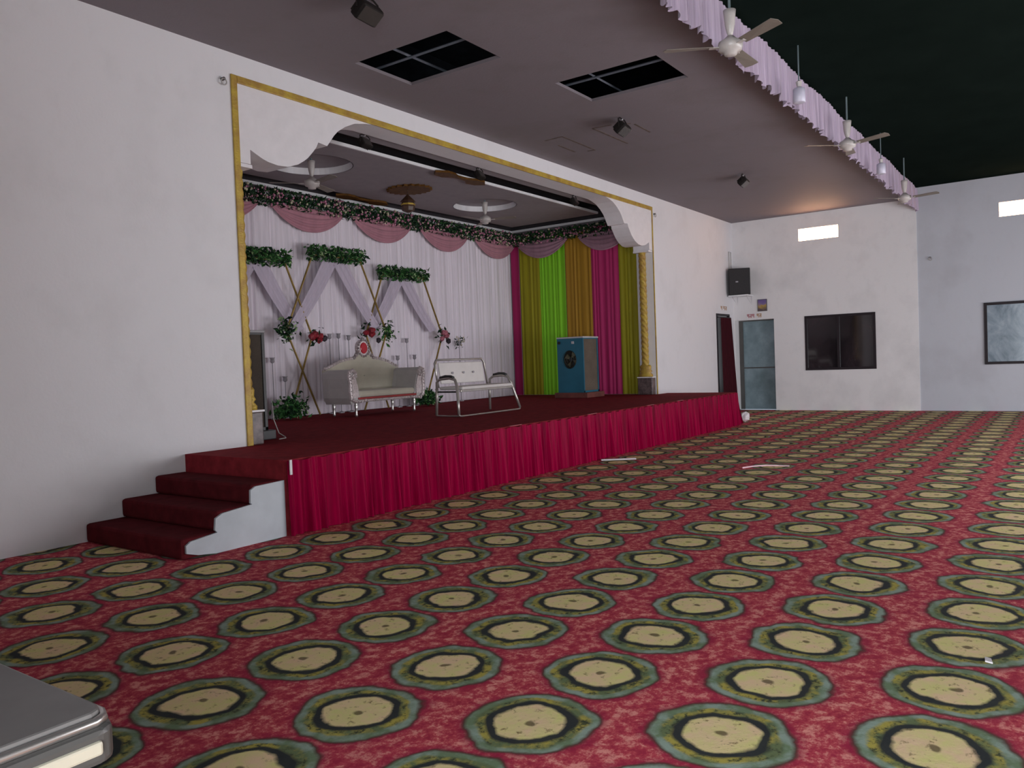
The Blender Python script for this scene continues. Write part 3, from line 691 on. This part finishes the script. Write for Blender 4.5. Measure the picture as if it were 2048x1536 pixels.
# ------------------------------------------------------------------ steel bench
def bench(loc, rz, label):
    t = thing('steel_bench', label, 'bench', loc, rz)
    W = 0.68
    for s in (-1, 1):
        # side frame: rear leg, curved arm, sloping front leg
        MB().tube([(s*(W+0.00), 0.24, 0.015), (s*(W-0.01), 0.23, 0.30), (s*(W-0.01), 0.22, 0.50), (s*W, 0.16, 0.545), (s*W, -0.02, 0.56), (s*(W+0.0), -0.12, 0.535), (s*(W+0.02), -0.17, 0.44), (s*(W+0.07), -0.22, 0.22), (s*(W+0.115), -0.26, 0.04)], 0.021, 8).build('leg_frame', 'bench_steel', t, smooth=True)
        MB().tube([(s*(W+0.0), 0.15, 0.565), (s*W, 0.05, 0.585), (s*W, -0.05, 0.58), (s*W, -0.10, 0.562)], 0.022, 8).build('arm_pad', 'arm_black', t, smooth=True)
        MB().tube([(s*(W-0.01), 0.22, 0.36), (s*(W+0.02), -0.19, 0.36)], 0.013, 6).build('side_rail', 'arm_black', t)
    MB().tube([(-W-0.115, -0.26, 0.04), (-W-0.10, -0.265, 0.02), (-W-0.04, -0.265, 0.016), (W+0.04, -0.265, 0.016), (W+0.10, -0.265, 0.02), (W+0.115, -0.26, 0.04)], 0.013, 8).build('foot_bar', 'bench_steel', t, smooth=True)
    MB().tube([(-W-0.02, -0.27, 0.014), (-W-0.06, 0.0, 0.014), (-W, 0.24, 0.014)], 0.011, 6).build('skid', 'bench_steel', t)
    MB().box((-W+0.03, -0.23, 0.385), (W-0.03, 0.20, 0.435)).build('seat', 'bench_pad', t, bevel=0.022)
    MB().box((-W+0.0, -0.225, 0.355), (W-0.0, -0.195, 0.385)).build('seat_rail', 'bench_steel', t, bevel=0.006)
    pts = [(-W+0.03, 0.21, 0.42), (-W+0.03, 0.27, 0.78), (-W+0.08, 0.28, 0.83), (W-0.14, 0.28, 0.83), (W-0.09, 0.27, 0.78), (W-0.09, 0.21, 0.42)]
    MB().tube(pts, 0.016, 8).build('back_frame', 'bench_steel', t, smooth=True)
    rot = Matrix.Rotation(-0.14, 3, 'X')
    b = MB().box((-W+0.10, 0.225, 0.47), (W-0.16, 0.255, 0.79), rot).build('back_pad', 'bench_pad', t, bevel=0.02)
    for x in (-0.30, -0.03, 0.22):
        MB().lathe([(0.001, -0.006), (0.018, 0.0), (0.018, 0.006)], (x, 0.20, 0.63), 10, 'y').build('button', 'crystal_grey', b)
bench((9.53, 0.52, HS), 0.03, 'cream padded steel bench standing right of the silver sofa')

# ------------------------------------------------------------------ desert air coolers
def cooler(loc, rz, label, shell='cooler_blue', lid='cooler_top', stand='cooler_stand', pad='cooler_pad'):
    t = thing('air_cooler', label, 'cooler', loc, rz)
    W, D, H, B = 0.30, 0.30, 1.11, 0.105
    MB().box((-W-0.06, -D-0.10, 0), (W+0.04, D+0.06, B)).build('stand', stand, t, bevel=0.01)
    # front face (-x) with round fan opening
    n = 32; cy, cz, R = 0.02, B+0.66, 0.165
    m = MB(); ang = sorted(set([2*math.pi*k/n for k in range(n)]+[math.atan2(z-cz, y-cy) % (2*math.pi) for y in (-D, D) for z in (B, B+H)]))
    inn, out = [], []
    for a in ang:
        dy, dz = math.cos(a), math.sin(a)
        ty = ((D-cy)/dy if dy > 1e-9 else (-D-cy)/dy if dy < -1e-9 else 1e9); tz = ((B+H-cz)/dz if dz > 1e-9 else (B-cz)/dz if dz < -1e-9 else 1e9)
        q = min(ty, tz); inn.append((cy+dy*R, cz+dz*R*1.12)); out.append((cy+dy*q, cz+dz*q))
    k = len(ang)
    m.add([(-W, *p) for p in out]+[(-W, *p) for p in inn]+[(-W+0.05, *p) for p in inn], [(i, (i+1) % k, k+(i+1) % k, k+i) for i in range(k)]+[(k+i, k+(i+1) % k, 2*k+(i+1) % k, 2*k+i) for i in range(k)])
    m.build('front_panel', shell, t)
    # rest of the casing: edge posts, bottom tank, back
    m = MB()
    for y in (-D, D-0.035):
        m.box((-W+0.001, y, B), (-W+0.035, y+0.035, B+H)); m.box((W-0.035, y, B), (W, y+0.035, B+H))
    m.box((-W+0.001, -D, B), (W, D, B+0.035)); m.box((-W+0.001, -D+0.004, B+H-0.05), (W, D-0.004, B+H-0.03)); m.build('casing', shell, t)
    MB().box((-W-0.005, -D-0.01, B+H-0.03), (W+0.01, D+0.01, B+H)).build('top_lid', lid, t, bevel=0.006)
    for y in (-D+0.012, D-0.03):
        MB().box((-W+0.04, y, B+0.035), (W-0.03, y+0.018, B+H-0.05)).build('pad', pad, t)
    MB().box((W-0.03, -D+0.035, B+0.035), (W-0.01, D-0.035, B+H-0.05)).build('pad', pad, t)
    f = MB().lathe([(0.001, 0), (0.04, 0), (0.04, 0.04), (0.001, 0.04)], (-W+0.06, cy, cz), 14, 'x').build('fan_hub', 'cooler_grille', t)
    for j in range(4):
        a = j*R90+0.5; p = []
        for rr_, da in ((0.03, -0.35), (0.155, -0.32), (0.155, 0.32), (0.03, 0.35)): p.append((-W+0.07+0.03*(da > 0), cy+rr_*math.cos(a+da), cz+rr_*math.sin(a+da)))
        MB().add(p+[(x+0.006, y, z) for x, y, z in p], [(0,1,2,3),(7,6,5,4),(0,1,5,4),(1,2,6,5),(2,3,7,6),(3,0,4,7)]).build('blade', 'cooler_fan', f)
    m = MB()
    for j in range(3): m.tube([(-W-0.004, cy+R*(0.35+0.3*j)*math.cos(q*6.283/24), cz+R*1.1*(0.35+0.3*j)*math.sin(q*6.283/24)) for q in range(24)], 0.003, 4, True)
    m.build('grille', 'cooler_grille', t)
    MB().lathe([(0.03, 0), (0.03, 0.012), (0.018, 0.022)], (-W-0.022, D-0.06, B+H-0.11), 12, 'x').build('knob', 'black_plastic', t)
    MB().box((-W-0.006, -0.10, B+H-0.14), (-W, -0.04, B+H-0.09)).build('badge', 'cooler_top', t)
    return t
cooler((13.90, 1.30, HS), 0, 'blue desert air cooler before the striped curtain')
cooler((5.33, 0.735, HS), math.pi, 'dark air cooler with brown pads beside the left gold frame', 'cooler_dark', 'lid_grey', 'cooler_dark', 'pad_dark')
o = MB().tube([(5.74, 0.50, 1.10), (5.745, 0.48, 0.85), (5.76, 0.42, 0.70), (5.80, 0.36, 0.652), (5.74, 0.28, 0.650), (5.62, 0.24, 0.650)], 0.006, 6).build('power_cable', 'cable_grey', smooth=True)
tag(o, 'thin grey cable looping down beside the left air cooler', 'cable')

# ------------------------------------------------------------------ stage ceiling fixtures
def floodlight(loc, rz, tilt, label, group, s=1.0):
    t = thing('floodlight', label, 'floodlight', loc, rz, group)
    rot = Matrix.Rotation(tilt, 3, 'X'); ab = (0, 0, -0.14*s)
    MB().tube([(-0.15*s, 0, -0.14*s), (-0.15*s, 0, -0.03*s), (-0.08*s, 0, 0), (0.08*s, 0, 0), (0.15*s, 0, -0.03*s), (0.15*s, 0, -0.14*s)], 0.009*s, 6).build('bracket', 'flood_black', t)
    b = MB().box((-0.14*s, -0.05*s, -0.23*s), (0.14*s, 0.05*s, -0.06*s), rot, ab).build('housing', 'flood_black', t, bevel=0.02*s)
    m = MB()
    for k in range(6): m.box((-0.12*s+k*0.045*s, 0.05*s, -0.21*s), (-0.11*s+k*0.045*s, 0.075*s, -0.08*s), rot, ab)
    m.build('fins', 'flood_black', b)['kind'] = 'stuff'
    MB().box((-0.125*s, -0.058*s, -0.215*s), (0.125*s, -0.05*s, -0.075*s), rot, ab).build('lens', 'flood_glass', b)
    MB().lathe([(0.012*s, 0), (0.012*s, 0.02*s)], (0, 0, -0.02*s), 8).build('knob', 'cooler_top', t)
for (x, y), l in zip(((7.34, 0.46), (9.74, 0.46), (12.55, 0.46)), ('black floodlight beside the white left bracket under the stage soffit', 'black floodlight at the middle of the stage soffit', 'black floodlight beside the right white bracket under the soffit')):
    floodlight((x, y, 4.37), 0.2, -0.5, l, 'floodlights under the stage soffit', 0.72)
for (x, y), l in zip(((5.07, -1.92), (9.78, -1.96), (14.3, -2.06)), ('dark floodlight on the grey ceiling, nearest and cut by the top edge', 'dark floodlight on the grey ceiling beside the stained patch marks', 'small dark floodlight on the grey ceiling near the far wall')):
    floodlight((x, y, ZC), 0.1, 0.9, l, 'floodlights on the hall ceiling', 0.95)
def fan(loc, rod, label, a0, group, stage=False):
    t = thing('ceiling_fan', label, 'fan', loc, 0, group)      # loc: at the fixing point, things hang below
    z = -rod
    MB().tube([(0, 0, 0), (0, 0, z)], 0.012, 6).build('rod', 'rod_steel', t)
    MB().lathe([(0.058, z+0.33), (0.052, z+0.28), (0.045, z+0.20), (0.03, z+0.13), (0.016, z+0.10)], n=14).build('canopy_cup', 'fan_cream', t, smooth=True)
    m_ = MB().lathe([(0.03, z+0.10), (0.06, z+0.07), (0.105, z+0.045), (0.112, z+0.01), (0.10, z-0.03), (0.06, z-0.045), (0.055, z-0.07), (0.02, z-0.078)], n=20).build('motor', 'fan_cream', t, smooth=True)
    for k in range(3):
        a = math.radians(a0+120*k); c, s = math.cos(a), math.sin(a)
        def P(r, w, dz): return (c*r-s*w, s*r+c*w, z+dz)
        MB().add([P(0.16, -0.045, 0.012), P(0.58, -0.065, 0.012), P(0.60, 0.0, 0.004), P(0.58, 0.065, -0.008), P(0.16, 0.045, -0.008)]+[P(0.16, -0.045, 0.018), P(0.58, -0.065, 0.018), P(0.60, 0.0, 0.010), P(0.58, 0.065, -0.002), P(0.16, 0.045, -0.002)],
                 [(0,1,2,3,4), (9,8,7,6,5)]+[(i, (i+1) % 5, 5+(i+1) % 5, 5+i) for i in range(5)]).build('blade', 'fan_blade', t)
        MB().box((0.08, -0.02, z-0.004), (0.19, 0.02, z+0.004), Matrix.Rotation(a, 3, 'Z'), (0, 0, z)).build('blade_iron', 'fan_cream', t)
    return t
fan((7.16, -4.40, ZR), 0.68, 'nearest hanging ceiling fan before the lilac ruffle', 0, 'hall ceiling fans')
fan((11.70, -4.40, ZR), 0.66, 'ceiling fan before the middle of the lilac ruffle', 8, 'hall ceiling fans')
fan((16.15, -4.40, ZR), 0.74, 'farthest ceiling fan hanging near the far wall', 15, 'hall ceiling fans')
def pendant(loc, z, label):
    t = thing('pendant_lamp', label, 'lamp', loc, 0, 'pendant lamps between the hall fans')
    MB().tube([(0, 0, 0), (0, 0, z+0.08)], 0.008, 6).build('rod', 'rod_steel', t)
    MB().lathe([(0.02, z+0.16), (0.035, z+0.15), (0.02, z+0.08)], n=12).build('holder', 'fan_cream', t)
    MB().lathe([(0.03, z+0.09), (0.065, z+0.07), (0.068, z-0.08), (0.06, z-0.085), (0.02, z-0.08)], n=18).build('shade', 'lamp_white', t, smooth=True)
pendant((9.37, -4.40, ZR), -0.56, 'small white cylinder lamp hanging right of the nearest ceiling fan')
pendant((14.02, -4.40, ZR), -0.57, 'small white cylinder lamp hanging beyond the middle ceiling fan')
fan((CF[0][0], CF[0][1], PZ+0.10), 0.37, 'stage ceiling fan below the left round coffer', 20, 'stage ceiling fans')
fan((CF[1][0], CF[1][1], PZ+0.10), 0.37, 'stage ceiling fan below the right round coffer', 50, 'stage ceiling fans')
t = thing('hanging_lantern', 'brown lantern hanging below the ceiling rosette over the stage', 'lantern', (9.88, 2.08, PZ-0.03))
MB().tube([(0, 0, 0), (0, 0, -0.1)], 0.01, 6).build('chain', 'lantern_brown', t)
MB().lathe([(0.01, -0.08), (0.05, -0.12), (0.12, -0.19), (0.13, -0.21), (0.09, -0.215)], n=8).build('cap', 'lantern_brown', t)
MB().lathe([(0.10, -0.21), (0.115, -0.29), (0.10, -0.35), (0.03, -0.38)], n=8).build('body', 'lantern_brown', t)
MB().lathe([(0.117, -0.235), (0.12, -0.25), (0.117, -0.26)], n=8).build('band', 'gold', t)

# ------------------------------------------------------------------ lilac ruffle along the low ceiling edge
rnd = random.Random(31)
LV = XF-0.02-2.0
a1 = pleat_fn(LV, rnd, 0.11, 0.042); a2 = pleat_fn(LV, rnd, 0.45, 0.02)
def val(u, v):
    x = 2.0+u*LV
    zb = 4.345+0.018*math.sin(x*9)+0.02*math.sin(x*31)+0.012*math.sin(x*57)
    zt = 4.845-0.035*abs(math.sin(x*math.pi/2.3))**2
    return (x, -4.155+(a1(u)+a2(u))*(0.35+0.65*(1-v)), zb+v*(zt-zb))
o = MB().grid(val, 1700, 6).build('ruffle_valance', 'valance_lilac', smooth=True)
tag(o, 'long lilac ruffled cloth valance hung along the ceiling edge', 'valance')

# ------------------------------------------------------------------ far wall: doors, windows, vents, speaker, picture, lettering
d = struct(MB().box((XF+0.30, -0.98, 0.0), (XF+0.34, -0.02, 2.215)).build('door_1', 'door_blue'))
MB().box((XF+0.285, -0.97, 1.02), (XF+0.30, -0.03, 1.05)).build('door_rail', 'plastic_dark', d)
MB().box((XF+0.27, -0.12, 0.0), (XF+0.30, -0.02, 2.215)).build('door_frame', 'plastic_dark', d)
MB().box((XF+0.27, -0.98, 0.0), (XF+0.30, -0.955, 2.215)).build('door_frame', 'plastic_dark', d)
MB().box((XF+0.27, -0.955, 2.19), (XF+0.30, -0.12, 2.215)).build('door_frame', 'plastic_dark', d)
d2 = struct(MB().box((18.15, 0.30, 0), (19.03, 0.35, 2.37)).build('door_2', 'void_dark'))
MB().box((18.15, -0.012, 0), (18.19, 0.05, 2.37)).box((18.99, -0.012, 0), (19.03, 0.05, 2.37)).box((18.19, -0.012, 2.33), (18.99, 0.05, 2.37)).build('door_frame', 'frame_dark', d2)
MB().tube([(18.16, -0.035, 2.28), (19.03, -0.035, 2.28)], 0.012, 6).build('curtain_rod', 'frame_dark', d2)
rnd = random.Random(5); q = pleat_fn(0.9, rnd, 0.1, 0.022)
o = MB().grid(lambda u, v: (18.34+u*(0.68+0.26*(1-v)), -0.05+q(u)*(1.1-0.5*v)-0.03*(1-v), 0.03+v*2.24), 70, 8).build('door_curtain', 'curtain_maroon', smooth=True)
tag(o, 'dark maroon curtain hanging in the narrow doorway beside the stage end', 'curtain')
def window(n, W, mat, mull):
    y0, y1, z0, z1 = W; x = XF-0.012; k = 0.055
    wnd = struct(MB().box((x, y0, z1-k), (x+0.07, y1, z1)).box((x, y0, z0), (x+0.07, y1, z0+k)).box((x, y0, z0+k), (x+0.07, y0+k, z1-k)).box((x, y1-k, z0+k), (x+0.07, y1, z1-k)).build('window_%d' % n, 'frame_dark'))
    ym = y0+(y1-y0)*mull
    MB().box((x+0.012, ym-0.028, z0+k), (x+0.06, ym+0.028, z1-k)).build('mullion', 'frame_dark', wnd)
    MB().box((x+0.03, ym+0.028, z0+k), (x+0.036, y1-k, z1-k)).build('pane', mat, wnd)
    MB().box((x+0.042, y0+k, z0+k), (x+0.048, ym-0.028, z1-k)).build('pane', mat, wnd)
window(1, W1, 'glass_dark', 0.52); window(2, W2, 'glass_reflection', 0.5)
for i, (y0, y1, z0, z1) in enumerate(VENTS):
    o = MB().box((XF+0.12, y0, z0), (XF+0.13, y1, z1)).build('vent_opening', 'vent_glow')
    tag(o, ['glowing ventilator opening high above the dark window', 'glowing ventilator opening at the right picture edge'][i], 'ventilator', 'glowing ventilators in the far wall')
t = thing('loudspeaker', 'black loudspeaker mounted high in the far corner', 'speaker', (19.08, -0.26, 2.80))
rz = Matrix.Rotation(0.35, 3, 'Z')
b = MB().box((-0.17, -0.25, 0.02), (0.17, 0.25, 0.66), rz, (0, 0, 0.34)).build('cabinet', 'black_plastic', t, bevel=0.015)
MB().box((-0.185, -0.235, 0.04), (-0.17, 0.235, 0.64), rz, (0, 0, 0.34)).build('grille', 'black_mesh', b)
MB().box((-0.188, 0.03, 0.32), (-0.185, 0.09, 0.35), rz, (0, 0, 0.34)).build('badge', 'crystal_grey', b)
MB().box((-0.18, -0.25, -0.01), (0.26, 0.22, 0.018)).build('shelf', 'white_gloss', t)
MB().tube([(0.27, -0.2, -0.01), (0.27, -0.2, -0.22), (-0.12, -0.2, -0.01)], 0.008, 5).tube([(0.27, 0.15, -0.01), (0.27, 0.15, -0.22), (-0.12, 0.15, -0.01)], 0.008, 5).build('bracket', 'cooler_top', t)
MB().tube([(0.0, 0.24, 0.66), (0.0, 0.245, 1.10), (0.14, 0.245, 1.10), (0.14, 0.245, 0.66)], 0.009, 5).build('wire_loop', 'cable_grey', t)
t = thing('framed_picture', 'small purple and yellow framed print above the blue door', 'picture', (XF, -0.715, 2.41))
MB().box((-0.02, -0.115, 0.0), (-0.001, 0.115, 0.29)).build('frame', 'plastic_dark', t)
MB().box((-0.023, -0.10, 0.015), (-0.02, 0.10, 0.275)).build('print', 'picture_print', t)
def lettering(name, origin, along, mats, label):
    t = thing(name, label, 'lettering', origin); r = random.Random(len(label))
    a = Vector(along); x = 0.0
    for j, (n, mat, wdt) in enumerate(mats):
        for k in range(n):
            m = MB(); L = wdt
            def st_(x0, z0, x1, z1):
                p = a*x0; q_ = a*x1; nrm = Vector((-a.y, a.x, 0))*(-1 if a.y == 0 else 1)
                m.tube([p+Vector((0, 0, z0)), q_+Vector((0, 0, z1))], 0.007, 4)
            st_(x, 0.085, x+L, 0.085); st_(x+L*0.8, 0.0, x+L*0.8, 0.085)
            st_(x+L*0.15, 0.045, x+L*0.8, 0.05); st_(x+L*0.15, 0.045, x+L*0.3, 0.005 if k % 2 else 0.08)
            m.build('letter', mat, t); x += L+0.008
        x += 0.05
lettering('door_lettering', (XF-0.004, -0.33, 2.265), (0, -1, 0), [(3, 'paint_red', 0.055), (2, 'paint_ochre', 0.055)], 'small red and ochre painted lettering above the blue door')
lettering('doorway_lettering', (18.46, -0.004, 2.46), (1, 0, 0), [(1, 'paint_ochre', 0.10), (2, 'paint_ochre', 0.12)], 'small ochre painted lettering above the curtained doorway')
def hook(p, nrm, label):
    t = thing('wall_hook', label, 'hook', p)
    v = Vector(nrm)
    MB().tube([Vector((0, 0, 0)), v*0.04], 0.018, 8).build('rosette', 'plastic_dark', t)
    s = Vector((v.y, -v.x, 0))
    MB().tube([v*0.035+s*0.03*math.cos(k*0.524)+Vector((0, 0, -0.03+0.03*math.sin(k*0.524))) for k in range(12)], 0.007, 5, True).build('ring', 'cable_grey', t)
hook((4.93, 0, 4.33), (0, -1, 0), 'small dark ring hook left of the gold frame corner')
hook((14.90, 0, 4.28), (0, -1, 0), 'small grey ring hook right of the gold frame corner')
hook((XF+0.02, -4.38, 3.32), (-1, 0, 0), 'small dark hook on the far wall between the windows')

# ------------------------------------------------------------------ grey plastic table corner near the camera
t = thing('plastic_table', 'grey plastic table with cream inset edge in the near left corner', 'table', (0.36, -4.95, 0))
pl = [(-0.42, -0.405), (0.395, -0.405), (0.415, -0.395), (0.425, -0.37), (0.425, 0.40), (-0.42, 0.40)]
ap = [(-0.42, -0.43), (0.405, -0.43), (0.43, -0.415), (0.44, -0.385), (0.44, 0.42), (-0.42, 0.42)]
MB().prism(pl, 0.737, 0.752, 'z').build('table_top', 'plastic_grey', t, bevel=0.006)
MB().tube([(x*1.008, y*1.012, 0.734) for x, y in pl], 0.010, 8, True).build('rim', 'chrome', t, smooth=True)
MB().prism(ap, 0.655, 0.726, 'z').build('apron', 'plastic_dark', t, bevel=0.012)
MB().box((-0.38, -0.437, 0.677), (0.40, -0.42, 0.705)).build('inset', 'plastic_cream', t, bevel=0.006)
for x in (-0.38, 0.38):
    for y in (-0.36, 0.36): MB().tube([(x, y, 0.004), (x*0.95, y*0.95, 0.656)], [0.02, 0.03], 8).build('leg', 'plastic_dark', t)

# ------------------------------------------------------------------ litter on the floor
rnd = random.Random(9)
m = MB(); blob(m, (0, 0, 0.125), 0.11, rnd, 9); o = m.build('crumpled_bag', 'paper_white'); o.location = (15.75, -1.46, 0.0); tag(o, 'crumpled white bag lying at the right end of the stage skirt', 'bag')
o = MB().box((-0.24, -0.03, 0), (0.24, 0.03, 0.018)).build('white_strip', 'paper_white', bevel=0.004); o.location = (9.72, -1.76, 0.001); o.rotation_euler = (0, 0, -0.95); tag(o, 'pale flat strip on the carpet before the stage skirt', 'strip')
o = MB().tube([(-0.2, 0.16, 0.012), (-0.08, 0.07, 0.02), (0.05, -0.05, 0.02), (0.13, -0.18, 0.012), (0.15, -0.3, 0.01)], 0.009, 5).build('pink_ribbon', 'paper_pink'); o.location = (9.65, -3.75, 0); tag(o, 'thin curved pink ribbon lying on the carpet', 'ribbon')
o = MB().prism([(0, 0), (0.05, 0.01), (0.06, 0.035), (0.01, 0.03)], 0.001, 0.008, 'z').build('paper_scrap', 'paper_white'); o.location = (4.0, -6.6, 0); tag(o, 'tiny white paper scrap on the carpet near the right edge', 'scrap')
